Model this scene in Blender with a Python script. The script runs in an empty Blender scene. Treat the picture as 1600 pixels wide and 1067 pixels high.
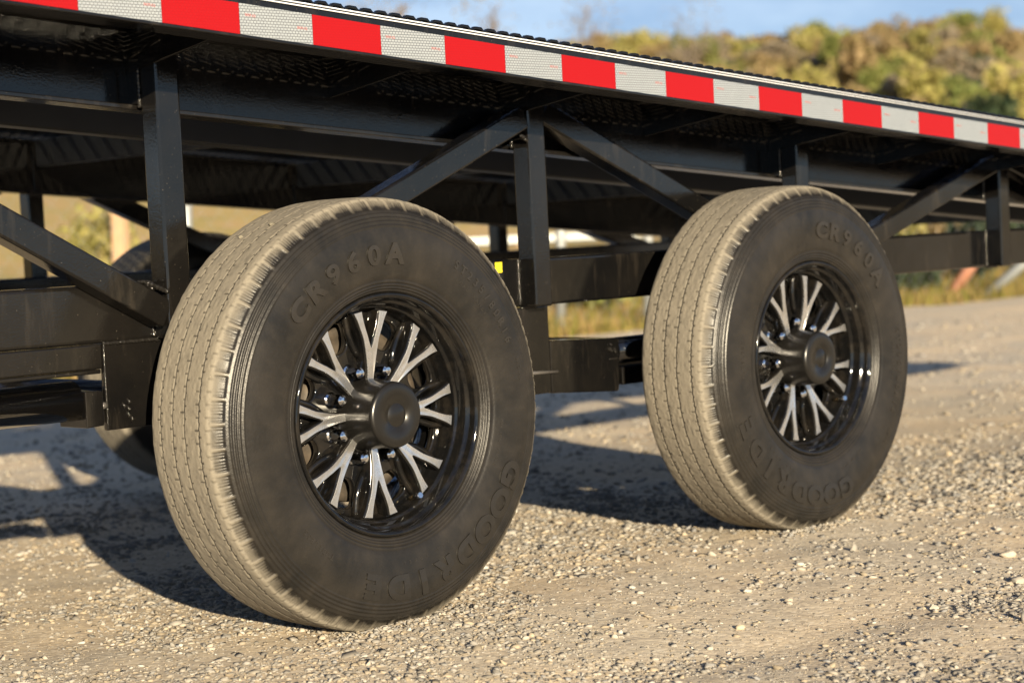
import bpy, bmesh, math, random
import numpy as np
from mathutils import Vector, Matrix
rng = np.random.default_rng(7); random.seed(7)
SC = bpy.context.scene
COL = SC.collection

# ------------------------------------------------------------------ camera
CAM = np.array([-2.2508, -2.5681, 0.6961])
YAW, PITCH, ROLL, FPX = 0.781, -0.0548, -0.0493, 2997.7
cy_, sy_ = math.cos(YAW), math.sin(YAW); cp_, sp_ = math.cos(PITCH), math.sin(PITCH)
FW = np.array([sy_*cp_, cy_*cp_, sp_]); RT = np.array([cy_, -sy_, 0.0]); UP = np.cross(RT, FW)
c_, s_ = math.cos(ROLL), math.sin(ROLL)
CR = c_*RT + s_*UP; CU = -s_*RT + c_*UP
cam = bpy.data.cameras.new('camera'); camo = bpy.data.objects.new('camera', cam); COL.objects.link(camo)
camo.matrix_world = Matrix(((CR[0], CU[0], -FW[0], CAM[0]), (CR[1], CU[1], -FW[1], CAM[1]), (CR[2], CU[2], -FW[2], CAM[2]), (0, 0, 0, 1)))
cam.sensor_width = 36.0; cam.lens = FPX*36/1600; cam.clip_end = 2000; cam.clip_start = 0.05
cam.dof.use_dof = True; cam.dof.focus_distance = 3.42; cam.dof.aperture_fstop = 4.0; cam.dof.aperture_blades = 9
SC.camera = camo

# ------------------------------------------------------------------ light
SUN = Vector((1.95, 3.70, -1.0)).normalized()           # direction the light travels
el = math.asin(-SUN.z)
w = bpy.data.worlds.new('World'); SC.world = w; w.use_nodes = True
nt = w.node_tree; nt.nodes.clear()
def N(nt, t, **k):
    n = nt.nodes.new(t)
    for a, b in k.items():
        if a in n.inputs: n.inputs[a].default_value = b
        else: setattr(n, a, b)
    return n
def ramp(nt, stops, fac=None):
    r = nt.nodes.new('ShaderNodeValToRGB'); e = r.color_ramp.elements
    while len(e) < len(stops): e.new(0.5)
    for i, (p, c) in enumerate(stops):
        e[i].position = p; e[i].color = (*c, 1) if len(c) == 3 else c
    if fac is not None: nt.links.new(fac, r.inputs[0])
    return r
def mixc(nt, fac, a, b, blend='MIX'):
    m = nt.nodes.new('ShaderNodeMix'); m.data_type = 'RGBA'; m.blend_type = blend
    for i, v in ((0, fac), (6, a), (7, b)):
        if hasattr(v, 'is_linked') or isinstance(v, bpy.types.NodeSocket): nt.links.new(v, m.inputs[i])
        elif i == 0: m.inputs[0].default_value = v
        else: m.inputs[i].default_value = (*v, 1) if len(v) == 3 else v
    return m.outputs[2]
def math_(nt, op, a, b=None, clamp=False):
    m = nt.nodes.new('ShaderNodeMath'); m.operation = op; m.use_clamp = clamp
    for i, v in ((0, a), (1, b)):
        if v is None: continue
        if isinstance(v, bpy.types.NodeSocket): nt.links.new(v, m.inputs[i])
        else: m.inputs[i].default_value = v
    return m.outputs[0]
sky = N(nt, 'ShaderNodeTexSky', sky_type='NISHITA', sun_disc=False)
sky.sun_elevation = el
sky.sun_rotation = math.atan2(-SUN.x, -SUN.y)
sky.air_density = 1.0; sky.dust_density = 0.2; sky.ozone_density = 4.0; sky.altitude = 200
tc = nt.nodes.new('ShaderNodeTexCoord')
mp = nt.nodes.new('ShaderNodeMapping'); mp.inputs['Scale'].default_value = (1, 1, 3.0)
nt.links.new(tc.outputs['Generated'], mp.inputs[0])
cl = N(nt, 'ShaderNodeTexNoise', Scale=5.0, Detail=7.0, Roughness=0.55)
nt.links.new(mp.outputs[0], cl.inputs['Vector'])
cr = ramp(nt, [(0.45, (0, 0, 0)), (0.66, (1, 1, 1))], cl.outputs['Fac'])
cc = mixc(nt, math_(nt, 'MULTIPLY', cr.outputs[0], 0.62), mixc(nt, 1.0, sky.outputs[0], (.50, .80, 1.32), 'MULTIPLY'), (12.0, 15.0, 18.5))
sz = nt.nodes.new('ShaderNodeSeparateXYZ'); nt.links.new(tc.outputs['Generated'], sz.inputs[0])
hz = math_(nt, 'POWER', 2.718, math_(nt, 'MULTIPLY', math_(nt, 'MAXIMUM', sz.outputs[2], 0.0), -7.0))   # pale air near the horizon, all round
cc = mixc(nt, math_(nt, 'MULTIPLY', hz, 0.55), cc, (17.0, 21.5, 25.0))
bg = N(nt, 'ShaderNodeBackground', Strength=0.021)
nt.links.new(cc, bg.inputs[0])
wo = nt.nodes.new('ShaderNodeOutputWorld'); nt.links.new(bg.outputs[0], wo.inputs[0])
sl = bpy.data.lights.new('sun', 'SUN'); sl.energy = 5.0; sl.angle = math.radians(0.53); sl.color = (1.0, 0.84, 0.585)
so = bpy.data.objects.new('sun', sl); COL.objects.link(so)
so.rotation_euler = SUN.to_track_quat('-Z', 'Y').to_euler(); so.location = (-5, -8, 6)
SC.view_settings.view_transform = 'Standard'; SC.view_settings.look = 'None'
SC.view_settings.exposure = 1.46; SC.view_settings.gamma = 1.0; SC.view_settings.use_curve_mapping = False
SC.render.engine = 'CYCLES'

# ------------------------------------------------------------------ helpers
def tag(o, label=None, cat=None, group=None, kind=None):
    if label: o['label'] = label
    if cat: o['category'] = cat
    if group: o['group'] = group
    if kind: o['kind'] = kind
    return o
def empty(name, loc=(0, 0, 0), parent=None, rot=(0, 0, 0)):
    o = bpy.data.objects.new(name, None); COL.objects.link(o); o.location = loc; o.rotation_euler = rot
    o.empty_display_size = 0.1
    if parent: o.parent = parent
    return o
def link(name, me, parent=None, mats=None, smooth=False):
    if smooth: me.shade_smooth()
    if mats is not None and len(me.materials) == 0:
        for m in (mats if isinstance(mats, (list, tuple)) else [mats]): me.materials.append(m)
    o = bpy.data.objects.new(name, me); COL.objects.link(o)
    if parent: o.parent = parent
    return o
def npmesh(name, V, F, smooth=False):
    V = np.asarray(V, dtype=np.float32); F = np.asarray(F, dtype=np.int32)
    me = bpy.data.meshes.new(name)
    me.vertices.add(len(V)); me.vertices.foreach_set('co', V.ravel())
    k = F.shape[1]
    me.loops.add(F.size); me.loops.foreach_set('vertex_index', F.ravel())
    me.polygons.add(len(F)); me.polygons.foreach_set('loop_start', np.arange(0, F.size, k, dtype=np.int32))
    me.update(calc_edges=True)
    if smooth: me.shade_smooth()
    return me
def setcol(me, name, C):
    a = me.color_attributes.new(name, 'FLOAT_COLOR', 'POINT')
    C = np.asarray(C, dtype=np.float32)
    if C.ndim == 1: C = np.stack([C, C, C, np.ones_like(C)], 1)
    elif C.shape[1] == 3: C = np.c_[C, np.ones(len(C), dtype=np.float32)]
    a.data.foreach_set('color', C.ravel())
class MB:
    """collects shapes that belong to one part"""
    def __init__(s): s.bm = bmesh.new()
    def hexa(s, P, bev=0.0, mi=0):
        vs = [s.bm.verts.new(p) for p in P]
        fs = [s.bm.faces.new([vs[i] for i in f]) for f in ((0, 3, 2, 1), (4, 5, 6, 7), (0, 1, 5, 4), (1, 2, 6, 5), (2, 3, 7, 6), (3, 0, 4, 7))]
        for f in fs: f.material_index = mi
        if bev > 0:
            es = list({e for f in fs for e in f.edges})
            bmesh.ops.bevel(s.bm, geom=es, offset=bev, segments=3, profile=0.5, affect='EDGES')
        return s
    def box(s, x0, x1, y0, y1, z0, z1, bev=0.0, sh=0.0):
        # sh: shear dz/dx
        P = [(x0, y0, z0+sh*x0), (x1, y0, z0+sh*x1), (x1, y1, z0+sh*x1), (x0, y1, z0+sh*x0),
             (x0, y0, z1+sh*x0), (x1, y0, z1+sh*x1), (x1, y1, z1+sh*x1), (x0, y1, z1+sh*x0)]
        return s.hexa(P, bev)
    def beam(s, p, q, wy, wt, bev=0.004):
        # square tube from p to q lying in an xz plane; p, q centre points
        p = Vector(p); q = Vector(q); d = (q-p).normalized(); n = Vector((-d.z, 0, d.x))*wt/2; y = Vector((0, wy/2, 0))
        P = [p-n-y, q-n-y, q-n+y, p-n+y, p+n-y, q+n-y, q+n+y, p+n+y]
        return s.hexa(P, bev)
    def tube(s, pts, rad, n=12, cap=True):
        pts = [Vector(p) for p in pts]; rings = []
        for i, p in enumerate(pts):
            d = (pts[min(i+1, len(pts)-1)]-pts[max(i-1, 0)]).normalized()
            a = Vector((0, 0, 1)) if abs(d.z) < 0.9 else Vector((1, 0, 0))
            u = d.cross(a).normalized(); v = d.cross(u)
            r = rad[i] if isinstance(rad, (list, tuple)) else rad
            rings.append([s.bm.verts.new(p+r*(math.cos(t)*u+math.sin(t)*v)) for t in [2*math.pi*k/n for k in range(n)]])
        for A, B in zip(rings, rings[1:]):
            for k in range(n):
                f = s.bm.faces.new((A[k], A[(k+1) % n], B[(k+1) % n], B[k])); f.smooth = True
        if cap: s.bm.faces.new(rings[0][::-1]); s.bm.faces.new(rings[-1])
        return s
    def prism(s, pts, y0, y1, bev=0.0):
        # polygon in xz extruded along y
        A = [s.bm.verts.new((x, y0, z)) for x, z in pts]; B = [s.bm.verts.new((x, y1, z)) for x, z in pts]
        n = len(pts); fs = [s.bm.faces.new(A), s.bm.faces.new(B[::-1])]
        for k in range(n): fs.append(s.bm.faces.new((A[k], B[k], B[(k+1) % n], A[(k+1) % n])))
        bmesh.ops.recalc_face_normals(s.bm, faces=fs)
        if bev > 0: bmesh.ops.bevel(s.bm, geom=list({e for f in fs for e in f.edges}), offset=bev, segments=2, profile=0.5, affect='EDGES')
        return s
    def rev(s, prof, n=64, smooth=True):
        # revolve (r, y) about the y axis
        rings = []
        for r, y in prof:
            if r < 1e-6: rings.append([s.bm.verts.new((0, y, 0))])
            else: rings.append([s.bm.verts.new((r*math.cos(t), y, r*math.sin(t))) for t in [2*math.pi*k/n for k in range(n)]])
        for A, B in zip(rings, rings[1:]):
            for k in range(n):
                a, b = A[k % len(A)], A[(k+1) % len(A)]; c, d = B[(k+1) % len(B)], B[k % len(B)]
                vs = []
                for v in (a, b, c, d):
                    if v not in vs: vs.append(v)
                if len(vs) > 2: f = s.bm.faces.new(vs); f.smooth = smooth
        return s
    def build(s, name, mats, parent=None, loc=None):
        bmesh.ops.recalc_face_normals(s.bm, faces=s.bm.faces)
        me = bpy.data.meshes.new(name); s.bm.to_mesh(me); s.bm.free()
        o = link(name, me, parent, mats)
        if loc: o.location = loc
        return o
def autosmooth(me, ang=40):
    me.shade_smooth()
    bm = bmesh.new(); bm.from_mesh(me)
    for e in bm.edges:
        if len(e.link_faces) == 2 and e.calc_face_angle(0) > math.radians(ang): e.smooth = False
    bm.to_mesh(me); bm.free()
def copy_tree(o, parent=None):
    c = o.copy(); COL.objects.link(c); c.parent = parent
    for ch in list(o.children): copy_tree(ch, c)
    return c
def curve_mesh(name, loops, extrude, bevel, bres=2):
    cu = bpy.data.curves.new(name, 'CURVE'); cu.dimensions = '2D'; cu.fill_mode = 'BOTH'
    cu.extrude = extrude; cu.bevel_depth = bevel; cu.bevel_resolution = bres
    for L in loops:
        sp = cu.splines.new('POLY'); sp.points.add(len(L)-1); sp.use_cyclic_u = True
        for p, (x, y) in zip(sp.points, L): p.co = (x, y, 0, 1)
    ob = bpy.data.objects.new(name, cu); COL.objects.link(ob)
    dg = bpy.context.evaluated_depsgraph_get(); dg.update()
    me = bpy.data.meshes.new_from_object(ob.evaluated_get(dg))
    bpy.data.objects.remove(ob); bpy.data.curves.remove(cu); me.name = name
    return me
def text_mesh(body, size, extrude, bold=0.0, bevel=0.0, space=1.0):
    cu = bpy.data.curves.new('text', 'FONT'); cu.body = body; cu.size = size; cu.extrude = extrude
    cu.offset = bold; cu.bevel_depth = bevel; cu.align_x = 'CENTER'; cu.align_y = 'CENTER'; cu.space_character = space
    cu.resolution_u = 5
    ob = bpy.data.objects.new('text', cu); COL.objects.link(ob)
    dg = bpy.context.evaluated_depsgraph_get(); dg.update()
    me = bpy.data.meshes.new_from_object(ob.evaluated_get(dg))
    bpy.data.objects.remove(ob); bpy.data.curves.remove(cu)
    bm = bmesh.new(); bm.from_mesh(me); bmesh.ops.triangulate(bm, faces=bm.faces)
    if size > .02:
        bmesh.ops.subdivide_edges(bm, edges=[e for e in bm.edges if e.calc_length() > size*.15], cuts=1); bmesh.ops.triangulate(bm, faces=bm.faces)
    bm.to_mesh(me); bm.free()
    return me
def verts(me):
    a = np.empty(len(me.vertices)*3, dtype=np.float32); me.vertices.foreach_get('co', a); return a.reshape(-1, 3)
def setverts(me, V): me.vertices.foreach_set('co', np.asarray(V, dtype=np.float32).ravel()); me.update()

# ------------------------------------------------------------------ materials
def mat(name, base=(.5, .5, .5), rough=.5, metal=0.0, spec=0.5, coat=0.0, coatr=0.05, build=None):
    m = bpy.data.materials.new(name); m.use_nodes = True; t = m.node_tree
    b = t.nodes['Principled BSDF']
    b.inputs['Base Color'].default_value = (*base, 1); b.inputs['Roughness'].default_value = rough
    b.inputs['Metallic'].default_value = metal; b.inputs['Specular IOR Level'].default_value = spec
    b.inputs['Coat Weight'].default_value = coat; b.inputs['Coat Roughness'].default_value = coatr
    if build: build(t, b)
    return m
def ocoord(t): 
    return t.nodes.new('ShaderNodeTexCoord').outputs['Object']
def noise(t, sc, det=4, rough=.55, vec=None, out='Fac'):
    n = N(t, 'ShaderNodeTexNoise', Scale=sc, Detail=det, Roughness=rough)
    t.links.new(vec if vec is not None else ocoord(t), n.inputs['Vector']); return n.outputs[out]
def bump(t, b, h, strength=.3, dist=.001, prev=None):
    n = N(t, 'ShaderNodeBump', Strength=strength, Distance=dist); t.links.new(h, n.inputs['Height'])
    if prev is not None: t.links.new(prev, n.inputs['Normal'])
    t.links.new(n.outputs[0], b.inputs['Normal']); return n.outputs[0]

def b_paint(t, b):
    f = noise(t, 5, 6, .65)
    r = ramp(t, [(.38, (0, 0, 0)), (.75, (1, 1, 1))], f)
    pass
    g = noise(t, 60, 3)
    mp = t.nodes.new('ShaderNodeMapping'); mp.inputs['Scale'].default_value = (26, 26, 3.5); t.links.new(ocoord(t), mp.inputs[0])
    st = ramp(t, [(.56, (0, 0, 0)), (.74, (1, 1, 1))], noise(t, 1, 5, .7, mp.outputs[0]))
    sp = ramp(t, [(.70, (0, 0, 0)), (.74, (1, 1, 1))], noise(t, 210, 2, .6))
    t.links.new(math_(t, 'ADD', math_(t, 'MULTIPLY', r.outputs[0], .09), math_(t, 'ADD', math_(t, 'MULTIPLY', g, .08), .035)), b.inputs['Roughness'])
    pc = mixc(t, r.outputs[0], (.0036, .0035, .0036), (.0085, .0074, .0064))
    pc = mixc(t, math_(t, 'MULTIPLY', st.outputs[0], .30), pc, (.045, .037, .029))
    pc = mixc(t, math_(t, 'MULTIPLY', sp.outputs[0], .5), pc, (.09, .075, .058))
    t.links.new(pc, b.inputs['Base Color'])
    bump(t, b, math_(t, 'ADD', noise(t, 260, 2), math_(t, 'MULTIPLY', noise(t, 18, 2), 1.0)), .12, .0012)
M_paint = mat('black_gloss_paint', rough=.15, build=b_paint)
def b_rimblack(t, b):
    f = ramp(t, [(.45, (0, 0, 0)), (.72, (1, 1, 1))], noise(t, 22, 6, .7))
    t.links.new(mixc(t, f.outputs[0], (.004, .004, .0042), (.013, .011, .009)), b.inputs['Base Color'])
    t.links.new(math_(t, 'ADD', math_(t, 'MULTIPLY', f.outputs[0], .12), .04), b.inputs['Roughness'])
M_rim = mat('gloss_black_alloy', rough=.1, build=b_rimblack)
def b_mach(t, b):
    f = noise(t, 40, 5, .7)
    t.links.new(mixc(t, ramp(t, [(.35, (0, 0, 0)), (.7, (1, 1, 1))], f).outputs[0], (.70, .71, .74), (.52, .50, .47)), b.inputs['Base Color'])
    t.links.new(math_(t, 'ADD', math_(t, 'MULTIPLY', f, .25), .16), b.inputs['Roughness'])
    wv = N(t, 'ShaderNodeTexWave', wave_type='RINGS', Scale=380.0, Distortion=.4); wv.rings_direction = 'Y'
    t.links.new(ocoord(t), wv.inputs['Vector']); bump(t, b, wv.outputs['Fac'], .08, .0003)
M_mach = mat('machined_aluminium', metal=.92, rough=.25, build=b_mach)
def b_skyfill(t, b):
    f = noise(t, 7, 5, .6)
    t.links.new(mixc(t, f, (.010, .0115, .0135), (.026, .028, .031)), b.inputs['Base Color'])
    bump(t, b, noise(t, 120, 3), .1, .001)
M_skyfill = mat('satin_black_skyfill', rough=.42, spec=.6, build=b_skyfill)  # inner beams get lifted, bluish black: reflected sky and ground light painted in
M_gloss = mat('mirror_black_paint', (.003, .003, .0035), .05, spec=.6, coat=.8)
M_chrome = mat('chrome', (.75, .75, .76), .08, 1.0)
M_brass = mat('valve_brass', (.75, .60, .38), .2, 1.0)
def b_cap(t, b):
    f = noise(t, 30, 5, .7)
    t.links.new(mixc(t, f, (.0045, .0045, .0045), (.010, .009, .008)), b.inputs['Base Color'])
    bump(t, b, noise(t, 700, 2), .15, .0004)
M_cap = mat('satin_black_cap', rough=.27, build=b_cap)
def b_iron(t, b):
    f = noise(t, 25, 6, .7)
    t.links.new(mixc(t, ramp(t, [(.3, (0, 0, 0)), (.7, (1, 1, 1))], f).outputs[0], (.022, .019, .016), (.085, .066, .048)), b.inputs['Base Color'])
    bump(t, b, f, .4, .002)
M_iron = mat('brake_drum_iron', rough=.6, metal=.2, build=b_iron)
M_edge_line = mat('pale_edge_line', (.78, .80, .84), .30, .35)
def b_weld(t, b): bump(t, b, noise(t, 300, 3), .6, .002)
M_weld = mat('weld_metal', (.16, .15, .145), .22, .6, build=b_weld)

def b_tyre(t, b):
    oc = ocoord(t)
    sx = t.nodes.new('ShaderNodeSeparateXYZ'); t.links.new(oc, sx.inputs[0])
    r = math_(t, 'SQRT', math_(t, 'ADD', math_(t, 'MULTIPLY', sx.outputs[0], sx.outputs[0]), math_(t, 'MULTIPLY', sx.outputs[2], sx.outputs[2])))
    at = t.nodes.new('ShaderNodeAttribute'); at.attribute_name = 'groove'
    big = noise(t, 9, 6, .65, oc); fine = noise(t, 120, 4, .7, oc); mid = noise(t, 35, 5, .7, oc)
    # dirt worn onto the tread and shoulder
    rr = math_(t, 'ADD', r, math_(t, 'MULTIPLY', math_(t, 'SUBTRACT', mid, .5), .022))
    tr = ramp(t, [(0.0, (0, 0, 0)), (1.0, (1, 1, 1))]); 
    t.links.new(math_(t, 'DIVIDE', math_(t, 'SUBTRACT', rr, .3695), .014, clamp=True), tr.inputs[0])
    rub = mixc(t, ramp(t, [(.35, (0, 0, 0)), (.72, (1, 1, 1))], big).outputs[0], (.0080, .0076, .0072), (.0195, .0170, .0145))
    rub = mixc(t, math_(t, 'MULTIPLY', ramp(t, [(.5, (0, 0, 0)), (.72, (1, 1, 1))], mid).outputs[0], .30), rub, (.027, .0225, .018))
    dust = mixc(t, big, (.130, .116, .093), (.200, .178, .143))
    dust = mixc(t, math_(t, 'MULTIPLY', ramp(t, [(.52, (0, 0, 0)), (.66, (1, 1, 1))], mid).outputs[0], .45), dust, (.065, .058, .049))
    dust = mixc(t, math_(t, 'MULTIPLY', ramp(t, [(.60, (0, 0, 0)), (.68, (1, 1, 1))], noise(t, 210, 3, .7, oc)).outputs[0], .55), dust, (.045, .038, .030))
    dust = mixc(t, math_(t, 'MULTIPLY', fine, .3), dust, (.22, .195, .155))
    c = mixc(t, tr.outputs[0], rub, dust)
    sx2 = t.nodes.new('ShaderNodeSeparateColor'); t.links.new(at.outputs['Color'], sx2.inputs[0])
    c = mixc(t, sx2.outputs[0], c, (.005, .004, .0035))           # clean cut grooves
    c = mixc(t, sx2.outputs[1], c, (.135, .119, .094))             # dusty raised bars
    t.links.new(c, b.inputs['Base Color'])
    t.links.new(math_(t, 'ADD', math_(t, 'MULTIPLY', tr.outputs[0], .38), math_(t, 'ADD', math_(t, 'MULTIPLY', big, .14), .30)), b.inputs['Roughness'])
    bp = bump(t, b, fine, .40, .0014)
    bump(t, b, mid, .3, .0018, bp)
M_tyre = mat('dusty_tyre_rubber', rough=.6, spec=.35, build=b_tyre)
def b_letter(t, b):
    f = noise(t, 60, 5, .7)
    t.links.new(mixc(t, f, (.0095, .0086, .0078), (.0225, .0195, .0165)), b.inputs['Base Color'])
M_letter = mat('raised_rubber_lettering', rough=.38, build=b_letter)

def tape_cells(t, oc):
    v = N(t, 'ShaderNodeTexVoronoi', feature='DISTANCE_TO_EDGE', Scale=1.0, Randomness=0.0)
    m = t.nodes.new('ShaderNodeMapping'); m.inputs['Scale'].default_value = (215, 1, 250); t.links.new(oc, m.inputs[0]); 
    # brick gives staggered prism cells
    bk = N(t, 'ShaderNodeTexBrick', Scale=1.0); bk.inputs['Mortar Size'].default_value = .14; bk.inputs['Brick Width'].default_value = 1.5; bk.inputs['Row Height'].default_value = 1.15
    sw = t.nodes.new('ShaderNodeSeparateXYZ'); t.links.new(m.outputs[0], sw.inputs[0])
    cb = t.nodes.new('ShaderNodeCombineXYZ'); t.links.new(sw.outputs[0], cb.inputs[0]); t.links.new(sw.outputs[2], cb.inputs[1])
    t.links.new(cb.outputs[0], bk.inputs['Vector']); return bk.outputs['Fac']
def b_white(t, b):
    oc = ocoord(t); f = tape_cells(t, oc)
    c = mixc(t, noise(t, 30, 4, .6, oc), (.20, .22, .245), (.25, .27, .29))
    t.links.new(mixc(t, math_(t, 'MULTIPLY', f, .9), c, (.05, .055, .065)), b.inputs['Base Color'])
    bump(t, b, f, .4, .0006)
M_white = mat('white_reflective_tape', rough=.32, coat=.6, build=b_white)
def b_red(t, b):
    oc = ocoord(t); f = tape_cells(t, oc)
    t.links.new(mixc(t, math_(t, 'MULTIPLY', f, .35), (.23, .0018, .0028), (.17, .0015, .002)), b.inputs['Base Color'])
    bump(t, b, f, .3, .0005)
M_red = mat('red_reflective_tape', rough=.4, spec=.25, coat=.1, build=b_red)
M_print = mat('red_print', (.30, .10, .10), .5)
M_yellow = mat('yellow_sticker', (.75, .62, .02), .4)
def b_mesh(t, b): bump(t, b, noise(t, 200, 2), .3, .001)
M_mesh = mat('black_expanded_metal', (.0035, .004, .005), .16, build=b_mesh)
def b_galv(t, b):
    f = noise(t, 20, 5, .6); t.links.new(mixc(t, f, (.20, .215, .225), (.30, .315, .32)), b.inputs['Base Color'])
M_galv = mat('galvanised_steel', rough=.45, metal=.4, build=b_galv)
def b_wood(t, b):
    f = noise(t, 12, 5, .6); t.links.new(mixc(t, f, (.30, .19, .11), (.46, .31, .19)), b.inputs['Base Color'])
M_wood = mat('weathered_post_wood', rough=.8, build=b_wood)
def b_rust(t, b):
    f = noise(t, 14, 5, .6); t.links.new(mixc(t, f, (.22, .08, .045), (.40, .19, .12)), b.inputs['Base Color'])
M_rust = mat('rusty_steel', rough=.8, build=b_rust)

# ------------------------------------------------------------------ terrain
def vnoise(x, y, seed=0):
    # cheap smooth value noise
    r = np.random.default_rng(seed).random((64, 64))
    xi = np.floor(x).astype(int); yi = np.floor(y).astype(int); fx = x-xi; fy = y-yi
    fx = fx*fx*(3-2*fx); fy = fy*fy*(3-2*fy)
    g = lambda a, b: r[a % 64, b % 64]
    return (g(xi, yi)*(1-fx)+g(xi+1, yi)*fx)*(1-fy)+(g(xi, yi+1)*(1-fx)+g(xi+1, yi+1)*fx)*fy
FH = np.array([sy_, cy_]); RH = np.array([cy_, -sy_])
def dt(x, y): 
    X = x-CAM[0]; Y = y-CAM[1]; return X*FH[0]+Y*FH[1], X*RH[0]+Y*RH[1]
def xy(d, t): return CAM[0]+d*FH[0]+t*RH[0], CAM[1]+d*FH[1]+t*RH[1]
def sstep(a, b, x): 
    k = np.clip((x-a)/(b-a), 0, 1); return k*k*(3-2*k)
EDGE = lambda t: 13.45+.75*np.clip(t, -14, 14)
def H(x, y):
    x = np.asarray(x, float); y = np.asarray(y, float); d, t = dt(x, y)
    z = -.030*np.clip(y, 0, 1.7) - .0*np.clip(y-1.7, 0, 2)
    flat = np.exp(-((y-.12)/.16)**2)*(sstep(-.5, -.3, x)*(1-sstep(1.6, 1.8, x)))
    z = z + (vnoise(x*1.1+9, y*1.3+5, 3)-.5)*.022*(1-flat) + (vnoise(x*4+3, y*4+8, 4)-.5)*.009*(1-.7*flat)
    z = z + (vnoise(x*13, y*13, 5)-.5)*.0022 + .0045*flat
    # shallow wheel ruts in the dirt at the front edge
    q = (y+.55+.18*x)/.10; z = z - .006*np.exp(-q*q)
    e = d-EDGE(t)
    z = z + np.where(e > 0, .055*np.clip(e, 0, 12) + .10*np.clip(e-12, 0, 30) + .125*np.clip(e-42, 0, 95), 0)*sstep(0, 3, e)
    z = z + sstep(6, 40, e)*((vnoise(x/9, y/9, 8)-.5)*1.6)
    # the ridge falls away to the left and at the far right
    z = z*np.where(e > 30, 1, 1)
    return z
def grid_mesh(ds, ts):
    D, T = np.meshgrid(ds, ts, indexing='ij'); T = T*1.0
    X, Y = xy(D, T); Z = H(X, Y)
    n, m = D.shape; V = np.stack([X, Y, Z], -1).reshape(-1, 3)
    i = np.arange(n-1)[:, None]*m+np.arange(m-1)[None]; i = i.ravel()
    return npmesh('ground', V, np.stack([i, i+m, i+m+1, i+1], 1), smooth=True)
ds = np.concatenate([np.arange(-6, 2.0, .25), np.arange(2.0, 7.5, .014), np.arange(7.5, 18, .06), np.arange(18, 60, .7), np.arange(60, 420, 6)])
tcore = np.arange(-2.1, 2.9, .014)
tf = np.concatenate([-np.geomspace(2.1, 320, 70)[::-1], tcore, np.geomspace(2.9, 320, 70)])
gm = grid_mesh(ds, np.unique(tf))
def b_ground(t, b):
    oc = ocoord(t)
    # gravel yard
    big = noise(t, 1.3, 5, .6, oc); mid = noise(t, 9, 5, .65, oc); fine = noise(t, 90, 4, .75, oc)
    dirt = mixc(t, mid, (.53, .395, .245), (.64, .495, .32))
    dirt = mixc(t, ramp(t, [(.40, (0, 0, 0)), (.62, (1, 1, 1))], big).outputs[0], dirt, (.44, .375, .285))
    vor = N(t, 'ShaderNodeTexVoronoi', Scale=95.0); t.links.new(oc, vor.inputs['Vector'])
    vc = ramp(t, [(0, (.24, .22, .20)), (.4, (.46, .42, .36)), (.75, (.58, .50, .38)), (1, (.72, .67, .58))])
    sc = t.nodes.new('ShaderNodeSeparateColor'); t.links.new(vor.outputs['Color'], sc.inputs[0]); t.links.new(sc.outputs[0], vc.inputs[0])
    g = mixc(t, .42, dirt, vc.outputs[0])
    g = mixc(t, math_(t, 'MULTIPLY', ramp(t, [(.60, (0, 0, 0)), (.7, (1, 1, 1))], fine).outputs[0], .5), g, (.20, .17, .135))
    # grass beyond the yard
    gn = noise(t, .35, 5, .6, oc); gn2 = noise(t, 2.2, 5, .7, oc)
    grass = ramp(t, [(.30, (.10, .125, .025)), (.45, (.27, .25, .06)), (.58, (.38, .26, .12)), (.75, (.30, .20, .11))], gn2)
    grass2 = mixc(t, gn, grass.outputs[0], (.36, .25, .13))
    at = t.nodes.new('ShaderNodeAttribute'); at.attribute_name = 'grass'
    f = math_(t, 'ADD', at.outputs['Fac'], math_(t, 'MULTIPLY', math_(t, 'SUBTRACT', noise(t, 3, 4, .6, oc), .5), .5))
    f = ramp(t, [(.4, (0, 0, 0)), (.6, (1, 1, 1))], f)
    t.links.new(mixc(t, f.outputs[0], g, grass2), b.inputs['Base Color'])
    h = math_(t, 'ADD', math_(t, 'MULTIPLY', vor.outputs['Distance'], -1.4), math_(t, 'MULTIPLY', fine, .35))
    bp = bump(t, b, h, .14, .004)
    vor2 = N(t, 'ShaderNodeTexVoronoi', Scale=260.0); t.links.new(oc, vor2.inputs['Vector'])
    bump(t, b, vor2.outputs['Distance'], -.25 if False else .25, .001, bp)
M_ground = mat('gravel_and_dirt', rough=.95, spec=.15, build=b_ground)
V = verts(gm); d_, t_ = dt(V[:, 0], V[:, 1])
ga = np.clip((d_-EDGE(t_))/1.0+.5, 0, 1); a = gm.attributes.new('grass', 'FLOAT', 'POINT'); a.data.foreach_set('value', ga.astype(np.float32))
g_o = link('ground', gm, mats=M_ground); tag(g_o, kind='structure')

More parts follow.
